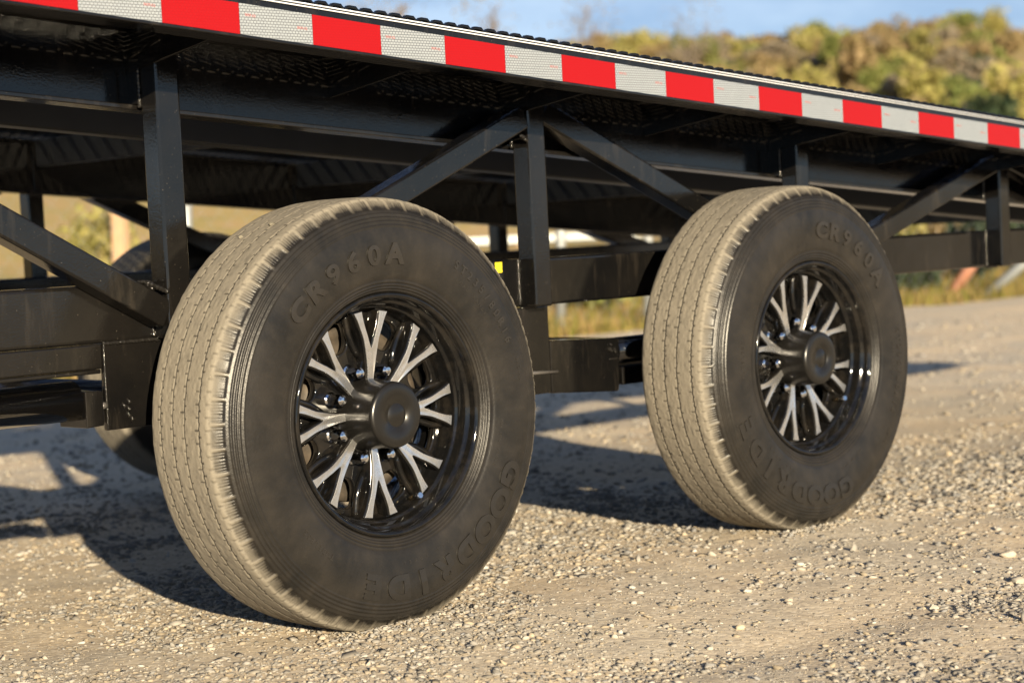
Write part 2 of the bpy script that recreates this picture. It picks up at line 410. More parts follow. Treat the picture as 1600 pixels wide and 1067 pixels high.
# gravel: crushed stones, one mesh (nobody could count them)
def ico():
    p = (1+5**.5)/2
    V = np.array([(-1, p, 0), (1, p, 0), (-1, -p, 0), (1, -p, 0), (0, -1, p), (0, 1, p), (0, -1, -p), (0, 1, -p), (p, 0, -1), (p, 0, 1), (-p, 0, -1), (-p, 0, 1)], float)/math.sqrt(1+p*p)
    F = np.array([(0, 11, 5), (0, 5, 1), (0, 1, 7), (0, 7, 10), (0, 10, 11), (1, 5, 9), (5, 11, 4), (11, 10, 2), (10, 7, 6), (7, 1, 8), (3, 9, 4), (3, 4, 2), (3, 2, 6), (3, 6, 8), (3, 8, 9), (4, 9, 5), (2, 4, 11), (6, 2, 10), (8, 6, 7), (9, 8, 1)])
    return V, F
IV, IF = ico()
def dirt_(x, y):
    # bare compacted dirt: streaks running roughly along the trailer
    a = x*math.cos(.55)+y*math.sin(.55); b = -x*math.sin(.55)+y*math.cos(.55)
    n = vnoise(a*1.1+20, b*4.2+7, 61)*.65+vnoise(a*3+2, b*11+3, 62)*.35
    near = np.exp(-((b+.82)/.22)**2)
    return np.clip((n-.42)*3.2+near*.9, 0, 1)
def stones(n, d0, d1, smin, smax, seed, mask=True, power=2.2):
    g = np.random.default_rng(seed)
    u = g.random(n); d = 1/(1/d0-u*(1/d0-1/d1))
    t = (g.random(n)-.5)*(d*.62+.8)+.1
    x, y = xy(d, t)
    if mask:
        m = vnoise(x*2.2+31, y*2.6+17, 11)*.6+vnoise(x*7+3, y*7+1, 12)*.4
        keep = g.random(n) < np.clip((m-dirt_(x, y)*.15-.20)*3.4, .14, 1)
        x, y, d = x[keep], y[keep], d[keep]
    e = d-EDGE(dt(x, y)[1]); k = e < 0; x, y, d = x[k], y[k], d[k]
    n = len(x)
    s = smin*(smax/smin)**(g.random(n)**power)*np.clip(d/3.2, 1, 3.0)
    V = IV[None]*(1+.62*(g.random((n, 12, 1))-.5))*np.stack([1+.5*(g.random(n)-.5), .80+.4*(g.random(n)-.5), .28+.26*g.random(n)], 1)[:, None]
    V = V + np.array([.34, .34, .16])*(g.random((n, 12, 3))-.5)
    # random rotation
    q = g.normal(size=(n, 4)); q[:, 1:3] *= .13; q /= np.linalg.norm(q, axis=1)[:, None]
    w_, a, b_, c = q.T
    Rm = np.stack([1-2*(b_*b_+c*c), 2*(a*b_-w_*c), 2*(a*c+w_*b_), 2*(a*b_+w_*c), 1-2*(a*a+c*c), 2*(b_*c-w_*a), 2*(a*c-w_*b_), 2*(b_*c+w_*a), 1-2*(a*a+b_*b_)], 1).reshape(n, 3, 3)
    V = np.einsum('nij,nkj->nki', Rm, V)*s[:, None, None]
    z = H(x, y)+s*(-.10+.24*g.random(n))
    V += np.stack([x, y, z], 1)[:, None]
    F = (IF[None]+12*np.arange(n)[:, None, None]).reshape(-1, 3)
    pal = .60*np.array([(.30, .295, .285), (.37, .355, .33), (.21, .215, .22), (.45, .42, .37), (.42, .355, .265), (.54, .525, .495), (.34, .295, .235), (.24, .255, .28)])
    C = pal[g.choice(len(pal), n, p=[.2, .2, .1, .15, .16, .06, .09, .04])]*(.60+.75*g.random((n, 1)))
    return V.reshape(-1, 3), F, np.repeat(C, 12, 0)
def contact_stones(n, cx, seed):
    g = np.random.default_rng(seed)
    v, f, c = stones(n*3, 2.6, 3.0, .0026, .0075, seed, mask=False, power=1.3)
    k = len(v)//12; v = v.reshape(k, 12, 3); m = min(k, n); v = v[:m]; c = c.reshape(k, 12, -1)[:m].reshape(m*12, -1)
    ctr = v.mean(1); side = g.random(m) < .72
    x = cx+np.where(side, g.normal(0, .085, m), np.where(g.random(m) < .7, -1, 1)*(.07+.05*g.random(m)))
    y = np.where(side, .030-.004-np.abs(g.normal(0, .020, m)), g.uniform(.03, .20, m))
    z = H(x, y)+.0015*g.random(m)+.004*np.exp(-((y-.02)/.02)**2)
    v = v-ctr[:, None]+np.stack([x, y, z], 1)[:, None]
    F = (IF[None]+12*np.arange(m)[:, None, None]).reshape(-1, 3)
    return v.reshape(-1, 3), F, c
parts = [contact_stones(420, 0.0, 71), contact_stones(420, 1.2735, 72), stones(98000, 2.35, 5.6, .0021, .0088, 1, power=1.7), stones(16000, 4.8, 14, .003, .0085, 2), stones(1500, 2.4, 6, .0075, .013, 3, power=1.8), stones(36000, 2.3, 4.4, .0011, .0027, 5, mask=False)]
off = 0; VV = []; FF = []; CC = []
for v, f, c in parts: VV.append(v); FF.append(f+off); CC.append(c); off += len(v)
sm = npmesh('gravel', np.vstack(VV), np.vstack(FF)); setcol(sm, 'tint', np.vstack(CC))
def b_stone(t, b):
    at = t.nodes.new('ShaderNodeAttribute'); at.attribute_name = 'tint'
    f = noise(t, 160, 4, .7)
    t.links.new(mixc(t, math_(t, 'MULTIPLY', f, .45), at.outputs['Color'], (.30, .25, .185)), b.inputs['Base Color'])
    bump(t, b, f, .5, .0015)
M_stone = mat('crushed_stone', rough=.9, spec=.2, build=b_stone)
tag(link('gravel', sm, mats=M_stone), 'loose crushed grey and tan gravel scattered over the dirt yard', 'gravel', kind='stuff')

# countable larger stones
def boulder(name, x, y, s, col, label, seed, z=None, flat=.7):
    bm = bmesh.new(); bmesh.ops.create_icosphere(bm, subdivisions=3, radius=1)
    g = np.random.default_rng(seed); dirs = g.normal(size=(9, 3)); dirs /= np.linalg.norm(dirs, axis=1)[:, None]; cut = .62+.25*g.random(9)
    for v in bm.verts:
        p = np.array(v.co)
        for dn, c in zip(dirs, cut):
            h = p@dn
            if h > c: p = p-dn*(h-c)*.92
        v.co = Vector(p*np.array([1, .8, flat])*s*(1+.03*g.normal()))
    me = bpy.data.meshes.new(name); bm.to_mesh(me); bm.free()
    m = mat('stone_surface', rough=.9, spec=.2, build=lambda t, b: (t.links.new(mixc(t, noise(t, 60, 6, .7), tuple(c*.8 for c in col), tuple(min(1, c*1.25) for c in col)), b.inputs['Base Color']), bump(t, b, noise(t, 120, 5, .7), .5, .002)))
    o = link(name, me, mats=m); autosmooth(me, 25); o.location = (x, y, float(H(x, y))+s*flat*.45 if z is None else z); o.rotation_euler = (0, 0, g.random()*6)
    tag(o, label, 'stone', 'larger loose stones on the gravel'); return o
def gpt(u, v, z=0.0):
    d = FW+((u-800)/FPX)*CR-((v-533.5)/FPX)*CU; k = (z-CAM[2])/d[2]; p = CAM+k*d; return p[0], p[1]
for (u, v, s, col, lab) in [
    (1574, 868, .019, (.50, .44, .36), 'pale rounded stone at the right edge, the larger one behind a flat one'),
    (1590, 905, .018, (.44, .40, .34), 'flat grey stone at the right edge, nearest the viewer of the two'),
    (1157, 978, .011, (.56, .47, .34), 'cream coloured stone in the gravel below the right wheel'),
    (1232, 938, .011, (.52, .45, .36), 'tan stone with a dark shadow to the right of the cream one'),
    (1218, 915, .010, (.42, .40, .37), 'small grey stone just behind the tan stone'),
    (1460, 945, .011, (.50, .45, .38), 'light brown stone alone in grey gravel at lower right'),
    (1168, 925, .010, (.55, .50, .42), 'pale chip of stone left of the small grey stone'),
    (1420, 872, .009, (.55, .50, .45), 'whitish stone behind the right wheel shadowless side'),
    (505, 1000, .010, (.50, .43, .34), 'light stone on the dirt in front of the left wheel'),
    (1250, 884, .009, (.58, .54, .48), 'white stone chip below the contact patch of the right wheel'),
    (140, 975, .008, (.50, .46, .40), 'pale pebble at lower left of the dirt'),
    (330, 1015, .008, (.46, .42, .37), 'greyish pebble at the bottom left between dirt streaks')]:
    lab = lab.replace('behind the right wheel shadowless side', 'at the right, beyond the right wheel')
    x, y = gpt(u, v); boulder('stone', x, y, s, tuple(c*.72 for c in col), lab, int(u+v), flat=.5)

# ------------------------------------------------------------------ the trailer
SL = -.0792
T = empty('flatbed_trailer', (0, 0, 0))
tag(T, 'glossy black steel flatbed trailer with truss sides, sloping mesh deck and dusty dual tone wheels', 'trailer')
X0, X1 = -3.6, 4.70
YF = 2.54            # far edge of deck
# deck edge channel: front face plane y=-0.021, tape 1.5 mm proud
def chan(y_face, s, name):
    m = MB()
    y0, y1 = sorted((y_face, y_face+s*.006))
    m.box(X0, X1, y0, y1, 1.0175, 1.0835, .0015, SL)
    a, b = sorted((y_face+s*.006, y_face+s*.065))
    m.box(X0, X1, a, b, 1.0175, 1.0235, .001, SL)
    a, b = sorted((y_face+s*.006, y_face+s*.05))
    m.box(X0, X1, a, b, 1.0775, 1.0835, .001, SL)
    return m.build(name, M_paint, T)
chan(-.0215, 1, 'edge_channel'); chan(YF+.0215, -1, 'edge_channel')
for y_face, s in ((-.0215, 1), (YF+.0215, -1)):
    m = MB()   # raised lip; two thin pale strips run along its front edges
    y0, y1 = sorted((y_face+s*.001, y_face+s*.02)); m.box(X0, X1, y0, y1, 1.0838, 1.0900, .0008, SL); m.build('top_lip', M_paint, T)
for zz in (1.0853, 1.0902):
    P = [(x, -.0215-.0002, zz+SL*x) for x in (X0, X1)]
    MB().tube(P, .0013, 8).build('pale_edge_strip', M_edge_line, T)
tw = .1524; tph = -.4714
nm = 0
wm = rm = None
def tape_box(name):
    m = MB(); e = .0004
    m.hexa([(e, 0, SL*0-.0508), (tw-e, 0, SL*tw-.0508), (tw-e, .0016, SL*tw-.0508), (e, .0016, -.0508), (e, 0, 0), (tw-e, 0, SL*tw), (tw-e, .0016, SL*tw), (e, .0016, 0)])
    me = bpy.data.meshes.new(name); bmesh.ops.recalc_face_normals(m.bm, faces=m.bm.faces); m.bm.to_mesh(me); m.bm.free(); return me
wm = tape_box('white_reflector'); wm.materials.append(M_white); rm = tape_box('red_reflector'); rm.materials.append(M_red)
lt = text_mesh('DOT-C2', .0058, .00015, bold=.0001); lt.materials.append(M_print)
lV = verts(lt); lV = np.stack([lV[:, 0], -lV[:, 2], lV[:, 1]+SL*lV[:, 0]], 1); setverts(lt, lV)
for i in range(-6, 33):
    x = tph+tw*i
    red = i % 2 == 0
    o = link('red_reflector' if red else 'white_reflector', rm if red else wm, T)
    o.location = (x, -.0232, 1.0731+SL*x)
    if not red and -3 <= i < 20:
        for fx, fz in ((.022, -.018), (.130, -.026)):
            q = link('lettering', lt, o); q['kind'] = 'stuff'; q.location = (fx, -.0002, fz+SL*fx)

# I-beams (long) : bottom .9269, height .1524
def ibeam(yc, wf=.085, z0=.9269, h=.1524):
    m = MB()
    m.box(X0, X1, yc-wf/2, yc+wf/2, z0, z0+.009, .002, SL)
    m.box(X0, X1, yc-wf/2, yc+wf/2, z0+h-.009, z0+h, .002, SL)
    m.box(X0, X1, yc-.004, yc+.004, z0+.009, z0+h-.009, 0, SL)
    return m.build('long_beam', M_paint, T)
YM = 1.27
ibeam(.336, .05); ibeam(2*YM-.336, .05)
for y in (.70,): MB().box(X0, X1, y, y+.05, .9269, 1.0780, .005, SL).build('middle_beam', M_skyfill if y < 1 else M_paint, T)
# lower rails, 4 inch tube
for y in (.30, 2*YM-.35):
    MB().box(X0, X1, y, y+.05, .5452, .6468, .007).build('lower_rail', M_paint, T)
# cross members and outriggers
CX = [.159+.4617*k for k in range(-7, 10)]
CX = [x-.0 for x in CX]
for x in CX:
    zt = 1.0787+SL*x
    for ya, yb in (((.3625, .699), (.751, 2.1775)) if CX.index(x) % 2 == 0 else ()):
        m = MB()
        m.box(x-.004, x, ya, yb, zt-.075, zt, .001); m.box(x, x+.036, ya, yb, zt-.007, zt, 0); m.box(x, x+.036, ya, yb, zt-.075, zt-.068, 0)
        m.build('cross_member', M_skyfill, T)
    for side in (0, 1):
        f = (lambda y: y) if side == 0 else (lambda y: 2*YM-y)
        m = MB()
        zb0, zb1 = zt-.048, zt-.085
        P = [(x-.004, f(.045), zb0), (x+.004, f(.045), zb0), (x+.004, f(.331), zb1), (x-.004, f(.331), zb1), (x-.004, f(.045), zt-.012), (x+.004, f(.045), zt-.012), (x+.004, f(.335), zt-.012), (x-.004, f(.335), zt-.012)]
        m.hexa(P, .001); 
        m.build('outrigger', M_paint, T)
# posts 2 inch square tube, in front of rails
def post(xl, side, zb=.5450):
    y0 = .25 if side == 0 else 2*YM-.30
    zt = 1.0650+SL*(xl+.025)
    m = MB().box(xl, xl+.0508, y0, y0+.0495, zb, zt, .005)
    m.build('post', M_paint, T)
    m = MB(); ya = .300 if side == 0 else 2*YM-.345
    m.box(xl-.003, xl+.005, ya+.001, ya+.043, .937+SL*xl, zt-.004, .001); m.build('web_stiffener', M_paint, T)
PX = [-.3023-.9235*2, -.3023-.9235, -.3023, .6206, 1.5445, 2.4719, 3.395]
for x in PX:
    for side in (0, 1): post(x, side)
# diagonals
for side in (0, 1):
    yc = .2755 if side == 0 else 2*YM-.2755
    for p, q in [((-1.03, .9895), (-.300, .5880)), ((-.245, .5755), (.6180, .9430)), ((.6735, .9535), (1.5420, .5885)), ((1.5975, .5665), (2.4700, .8330)), ((-1.90, .59), (-1.28, .99)), ((2.525, .84), (3.39, .59))]:
        MB().beam((p[0], yc, p[1]), (q[0], yc, q[1]), .0485, .0505, .005).build('diagonal_brace', M_paint, T)
# weld beads
def weld(pts, r=.0042, n=None, seed=0):
    g = random.Random(seed); P = []; Rr = []
    a, b = Vector(pts[0]), Vector(pts[1]); L = (b-a).length; k = max(6, int(L/.0022))
    for i in range(k+1):
        f = i/k; P.append(a.lerp(b, f)+Vector((g.uniform(-.0006, .0006), g.uniform(-.0006, .0006), g.uniform(-.0006, .0006))))
        Rr.append(r*(.75+.35*abs(math.sin(i*1.05))+g.uniform(-.1, .12)))
    MB().tube(P, Rr, 8).build('weld_bead', M_weldp, T)
M_weldp = mat('painted_weld', (.012, .011, .010), .12, build=b_weld)
sd = 0
for x in PX[2:6]:
    zb = .5452
    for a, b in [((x-.001, .2985, zb+.004), (x-.001, .2985, zb+.10)), ((x+.052, .2985, zb+.004), (x+.052, .2985, zb+.10)), ((x+.002, .2995, zb-.001), (x+.049, .2995, zb-.001)),
                 ((x-.001, .3005, .93+SL*x), (x-.001, .3005, 1.0+SL*x))]:
        sd += 1; weld((a, b), .0042, seed=sd)
weld(((-.345, .250, .647), (-.302, .250, .628)), .0045, seed=91); weld(((-.40, .2985, .6475), (-.315, .2985, .6475)), .0035, seed=92)
weld(((.597, .251, .905), (.618, .251, .892)), .004, seed=93)
weld(((-.41, .2985, .5445), (-.26, .2985, .5445)), .0036, seed=94); weld(((-.409, .2985, .40), (-.409, .2985, .543)), .0022, seed=95)
weld(((1.35, .251, .705), (1.50, .251, .640)), .002, seed=96)

# spring hangers, sub-frame left of the left wheel
MB().box(-.4095, -.20, .3000, .312, .3925, .5440, .003).build('spring_hanger', M_paint, T)
MB().box(X0, -.4105, .3015, .352, .5010, .5440, .003).build('sub_rail', M_paint, T)
MB().box(X0, -.4105, .3080, .3500, .4925, .5002, .002).build('flat_plate', M_paint, T)
m = MB(); m.tube([(X0, .3220, .449), (-.462, .3220, .449)], .0345, 48); m.build('torsion_tube', M_gloss, T)
m = MB().prism([(-.4600, .4020), (-.4245, .4040), (-.4245, .4640), (-.4600, .4660)], .285, .372, .002); m.build('end_plate', M_paint, T)
m = MB(); m.tube([(-.4240, .300, .437), (-.4105, .300, .437)], .0065, 16); m.build('bolt', M_weld, T)
# small cluster of weld lumps on hanger
for k in range(5):
    g = random.Random(k+40); x = -.365+g.uniform(-.012, .012); z = .425+g.uniform(-.018, .018)
    MB().tube([(x, .3005, z-.006), (x+.003, .2965, z), (x, .3005, z+.007)], [.0015, .004, .0015], 8).build('weld_spatter', M_weldp, T)
# hanger and equaliser beam between the wheels
MB().box(.60, .7060, .2995, .312, .3560, .5440, .003).build('spring_hanger', M_paint, T)
pts = [(.7062, .3545), (.918, .3395), (.9225, .3430), (.9290, .4480), (.9250, .4570), (.9165, .4590), (.7062, .4680)]
MB().prism(pts, .2998, .345, .003).build('equaliser_box', M_paint, T)
for k in range(7):
    g = random.Random(k+70); x = .898+g.uniform(-.012, .014); z = .436+g.uniform(-.016, .010)
    MB().tube([(x, .3000, z-.004), (x+.002, .2960, z), (x, .3000, z+.005)], [.0012, .0036, .0012], 8).build('weld_spatter', M_weldp, T)
weld(((.893, .2995, .413), (.918, .2995, .413)), .0022, seed=97)
MB().tube([(.60, .297, .405), (.722, .297, .400)], .0038, 12).build('grease_pin', M_weld, T)
MB().tube([(.930, .3300, .428), (1.18, .3300, .428)], .0300, 32).build('torsion_tube', M_gloss, T)
MB().box(.935, 1.06, .300, .345, .352, .392, .003).build('shackle_plate', M_paint, T)
MB().box(.553, .572, .2985, .2998, .621, .6425).build('sticker', M_yellow, T)
# axles, springs
for x in (0, 1.2735):
    MB().tube([(x, .16, .388), (x, 2.38, .388)], .045, 32).build('axle_tube', M_paint, T)
    for y in (.335, 2*YM-.335):
        m = MB()
        for k in range(4):
            L = .36-.07*k
            P = [(x+L*s_, y, .405+.03*(s_*s_)-.010*k) for s_ in np.linspace(-1, 1, 9)]
            for a, b in zip(P, P[1:]): m.beam(a, b, .045, .0085, 0)
        m.build('leaf_spring', M_paint, T)

# expanded-metal deck (thousands of strands: one part)
def deck_mesh():
    sx, sy = .0335, .078
    xs = np.arange(X0+.02, X1-.02, sx); n = int((YF-.02)/(sy/2)); Vs = []; Fs = []; o = 0
    js = np.arange(n+1); y = .014+js*sy/2
    for i, x in enumerate(xs):
        for half in (0, 1):
            # strand meets the neighbour at every second node
            zig = np.where((js+half) % 2 == 0, 0, sx/2)*(1 if half == 0 else 1)
            px = x+(zig if half == 0 else sx/2+np.where(js % 2 == 0, 0, sx/2)*1.0)
            if half == 1: px = x+sx/2+np.where(js % 2 == 0, 0, sx/2)
            else: px = x+np.where(js % 2 == 0, sx/2, 0)
            zc = 1.0952+SL*px
            prof = [(-.0044, -.0013), (.0022, -.0041), (.0046, .0013), (-.0020, .0041)]
            ring = np.stack([np.stack([px+a, y, zc+b], 1) for a, b in prof], 1).reshape(-1, 3)
            Vs.append(ring); k = np.arange(n)[:, None]*4+np.arange(4)[None]; k2 = np.arange(n)[:, None]*4+(np.arange(4)[None]+1) % 4
            Fs.append(np.stack([k, k2, k2+4, k+4], -1).reshape(-1, 4)+o); o += len(ring)
    for yy in (-.010, .012, YF+.010):
        px = np.arange(X0+.01, X1-.01, sx/8); ph = ((px-X0)/sx) % 1
        arch = .0062*np.clip(np.sin(np.pi*np.clip(ph/.86, 0, 1))*1.6, 0, 1); zc = 1.0925+arch+SL*px
        prof = [(-.004, -.0030), (.004, -.0030), (.0045, .0030), (-.0045, .0030)]
        ring = np.stack([np.stack([px, yy+a+0*px, zc+b], 1) for a, b in prof], 1).reshape(-1, 3); nn = len(px)-1
        k = np.arange(nn)[:, None]*4+np.arange(4)[None]; k2 = np.arange(nn)[:, None]*4+(np.arange(4)[None]+1) % 4
        Vs.append(ring); Fs.append(np.stack([k, k2, k2+4, k+4], -1).reshape(-1, 4)+o); o += len(ring)
    return npmesh('deck_mesh', np.vstack(Vs), np.vstack(Fs))
dm = link('deck_mesh', deck_mesh(), T, M_mesh); dm['kind'] = 'stuff'
# hidden floor strips under the mesh (treads plates that close most of the deck)
for k, (ya, yb) in enumerate([(.40, .92), (1.04, 1.50), (1.62, 2.14)]):
    pass

# ------------------------------------------------------------------ wheels
PR = np.array([(.2150, .0300), (.2178, .0235), (.2215, .0170), (.2270, .0128), (.2340, .0105), (.2450, .0078), (.2600, .0045), (.2780, .0018), (.2980, .0004), (.3180, .0008), (.3360, .0040), (.3500, .0090), (.3620, .0155),
               (.3720, .0225), (.3800, .0285), (.3850, .0335), (.3880, .0390), (.3896, .0470), (.3906, .0700), (.3910, .1175), (.3906, .1650), (.3896, .1880), (.3880, .1960), (.3840, .2020), (.3740, .2100), (.3500, .2240), (.3200, .2345), (.2900, .2350), (.2550, .2270), (.2300, .2200), (.2150, .2100)])
seg = np.r_[0, np.cumsum(np.linalg.norm(np.diff(PR, axis=0), axis=1))]
def prof_at(s): return np.interp(s, seg, PR[:, 0]), np.interp(s, seg, PR[:, 1])
def side_y(r):
    k = PR[:13+5]; return np.interp(r, k[:, 0], k[:, 1])
def bulge(thw, r):
    # the loaded sidewall bulges a little above the contact patch (thw: angle with -90 deg at the ground)
    d = (thw+math.pi/2+math.pi) % (2*math.pi)-math.pi
    return .0048*np.exp(-(d/.42)**2)*np.exp(-((r-.335)/.040)**2)
def make_tyre(rot=0.0, load=True):
    sA, sB = np.interp(.350, PR[:17, 0], seg[:17]), seg[16]
    sC = seg[22]
    # fine sampling of ridges, shoulder, tread
    s = np.unique(np.concatenate([np.arange(0, .035, .0011), np.arange(.035, sA-.02, .006), np.arange(sA-.022, sB, .0016), np.arange(sB, sC, .00115), np.arange(sC, seg[-1], .006), [seg[-1]]]))
    r, y = prof_at(s)
    # smooth the polyline
    for _ in range(3):
        r[1:-1] = (r[:-2]+2*r[1:-1]+r[2:])/4; y[1:-1] = (y[:-2]+2*y[1:-1]+y[2:])/4
    n = 1440; th = np.linspace(0, 2*math.pi, n, endpoint=False)
    dr = np.gradient(r); dy = np.gradient(y); L = np.hypot(dr, dy); nr, ny = -dy/L, dr/L    # check sign below
    if ny[len(ny)//8] > 0: nr, ny = -nr, -ny      # outward on outer sidewall is -y
    S, TH = np.meshgrid(s, th, indexing='ij'); Rg = r[:, None]+0*TH; Yg = y[:, None]+0*TH
    arc = TH*.391
    disp = np.zeros_like(S); g0 = np.zeros_like(S); g1 = np.zeros_like(S)
    on = (Rg > .386)
    def band(x, w_, soft): return np.clip((w_-np.abs(x))/soft+.5, 0, 1)
    grooves = [(.059, .0006, 178, 0), (.0985, .0005, 56, .2), (.1325, .0005, 56, .6), (.168, .0006, 178, .4)]
    tot = .391*2*math.pi
    for yc, A, cnt, ph in grooves:
        k = TH/(2*math.pi)*cnt+ph
        tri = np.clip(np.abs((k % 1)-.5)*4-1, -1, 1)
        wig = A*(np.clip(tri*3, -1, 1) if cnt > 100 else np.clip(tri*5, -1, 1))
        jit = (vnoise(TH*30+yc*900, 0*TH+3.3, 21)-.5)*.0006
        a = band(Yg-(yc+wig+jit), .0016, .0010)*on
        wear = .86+.14*np.clip((vnoise(TH*9+yc*77, Yg*0+1.5, 22))*2-.25, 0, 1)
        disp = np.maximum(disp, a*.0022); g0 = np.maximum(g0, a*wear)
        # sipe hooks on alternating sides
        for side, c2, ln in ((1, 56*2, .0095), (-1, 56*2, .0060)):
            kk = TH/(2*math.pi)*c2+ph*1.7+(.5 if side < 0 else 0)
            cell = (kk % 1)-.5; idx = np.floor(kk).astype(int)
            lnv = ln*(.45+.9*np.random.default_rng(int(yc*1e4)+side).random(400)[idx % 400])
            inside = ((Yg-yc)*side > 0) & ((Yg-yc)*side < lnv)
            b2 = band(cell*tot/c2, .0012, .0012)*inside*on
            disp = np.maximum(disp, b2*.0014); g0 = np.maximum(g0, b2*.85*wear)
    # worn unevenness of the tread
    disp += on*(vnoise(TH*38, Yg*170, 23)-.5)*.0009
    # shoulder bars
    nb = 56; kb = (TH/(2*math.pi)*nb) % 1; br = band((kb-.5)*.372*2*math.pi/nb, .0031, .0014)
    zone = np.clip((Rg-.3655)/.003, 0, 1)*np.clip((.3865-Rg)/.003, 0, 1)*(Yg < .1)
    kf = np.abs(((TH/(2*math.pi)*nb*8) % 1)-.5)*2
    irr = vnoise(TH*22, Yg*60, 26); disp += zone*(1-br)*(.0015+.0008*(kf > .6)*(irr > .35))
    g1 = np.maximum(g1, zone*br*(.10+.45*vnoise(TH*11, Yg*0+2.2, 27))); g0 = np.maximum(g0, zone*(1-br)*(.50+(kf > .70)*.35*(irr > .4))*(.25+.75*vnoise(TH*14, Yg*0, 24)))
    zone2 = zone
    # lip notches into the tread edge (seen on the silhouette)
    ez = np.clip((Rg-.3835)/.002, 0, 1)*(Yg < .046)*np.clip((.046-Yg)/.004, 0, 1)
    kn = ((TH/(2*math.pi)*nb*2) % 1); nt_ = band((kn-.5)*.388*2*math.pi/(nb*2), .0016, .0012)
    disp += ez*nt_*.0012; g0 = np.maximum(g0, ez*nt_*.35)
    # concentric ribs
    for rc, hgt, wd in ((.3580, .0020, .0016), (.3510, .0022, .0014), (.3445, .0020, .0014), (.3375, .0015, .0014), (.2420, .0014, .0014), (.2350, .0017, .0014), (.2290, .0017, .0014), (.2238, .0014, .0013)):
        if rc > .3: disp -= hgt*band(Rg-rc, wd, .0012)*(Yg < .1)
        else: disp += 1.3*hgt*band(Rg-rc, wd*.6, .0012)*(Yg < .1); g0 = np.maximum(g0, .5*band(Rg-rc, wd*.6, .0012)*(Yg < .1))
    g0 = np.where(Yg > .2, 0, g0)
    Rd = Rg-disp*nr[:, None]; Yd = Yg-disp*ny[:, None]
    if load:
        Yd = Yd+np.where(Yd < .1, -1, 1)*bulge(TH+rot, Rd)
        zw = Rd*np.sin(TH+rot); xw = Rd*np.cos(TH+rot); zf = -.3835
        zn = np.where(zw < zf+.004, zf+.004-.004*(1-np.exp(-(zf+.004-zw)/.004)), zw)
        PX_ = xw*math.cos(-rot)-zn*math.sin(-rot); PZ_ = xw*math.sin(-rot)+zn*math.cos(-rot)
    else: PX_, PZ_ = Rd*np.cos(TH), Rd*np.sin(TH)
    V = np.stack([PX_, Yd, PZ_], -1).reshape(-1, 3)
    # slight squash where the tyre meets the ground is added per wheel by the gravel pressed up to it
    m = len(s); i = np.arange(m-1)[:, None]*n+np.arange(n)[None]; j = np.arange(m-1)[:, None]*n+(np.arange(n)[None]+1) % n
    F = np.stack([i, j, j+n, i+n], -1).reshape(-1, 4)
    me = npmesh('tyre', V, F, smooth=True)
    C = np.stack([g0.ravel(), g1.ravel(), 0*g0.ravel()], 1); setcol(me, 'groove', C)
    me.materials.append(M_tyre); return me
TY = {}
def tyre_for(a, load):
    k = round(a, 3) if load else 'far'
    if k not in TY: TY[k] = make_tyre(a, load) if load else TY[0.0]
    return TY[k]
M_letter2 = mat('dark_raised_lettering', rough=.40, build=lambda t, b: t.links.new(mixc(t, noise(t, 60, 5, .7), (.0075, .0069, .0063), (.0155, .0136, .0118)), b.inputs['Base Color']))
def wrap(me, r0, th0, h, lm=None, a=0.0):
    V = verts(me); r = r0+V[:, 1]; th = th0-V[:, 0]*(1.22 if h > .002 else 1.0)/r0
    y = side_y(r)-h*np.where(V[:, 2] > 0, 1.0, -1.0)*1.0-bulge(th+a, r)
    setverts(me, np.stack([r*np.cos(th), y, r*np.sin(th)], 1))
    me.materials.append(M_letter if lm is None else lm); return me
R_ = math.radians
def spaced_text(body, size, r0, th_start, th_end, h, bold, a=0.0):
    out = []; n = len(body)
    ths = np.linspace(th_start, th_end, n)
    for ch, th in zip(body, ths):
        if ch == ' ': continue
        out.append(wrap(text_mesh(ch, size, .0004, bold=bold*(.55 if ch.isdigit() else 1)), r0, R_(th), h, M_letter2 if size > .05 else None, a))
    if size > .02: return ('letter', out)
    bm = bmesh.new()
    for m_ in out: bm.from_mesh(m_)
    me = bpy.data.meshes.new('lettering'); bm.to_mesh(me); bm.free(); me.materials.append(M_letter)
    for m_ in out: bpy.data.meshes.remove(m_)
    return ('lettering', [me])
def texts(a):
    return [spaced_text('CR960A', .049, .2860, 136.5, 87.5, .0028, .0024, a),
       spaced_text('GOODRIDE', .058, .3050, -27, -105, .0026, .0030, a),
       spaced_text('ST235/80R16', .023, .3060, 58, 22, .0012, .0005, a),
       spaced_text('RADIAL', .0105, .3160, 14, 7, .0006, .0002, a),
       spaced_text('LOAD RANGE', .0085, .2830, 55, 36, .0005, .0001, a),
       spaced_text('TUBELESS', .0135, .2840, -126, -141, .0007, .0003, a),
       spaced_text('MAX LOAD SINGLE', .0075, .2640, -8, -26, .0005, .0001, a),
       spaced_text('ALL STEEL', .0085, .2660, -66, -90, .0005, .0001, a)]

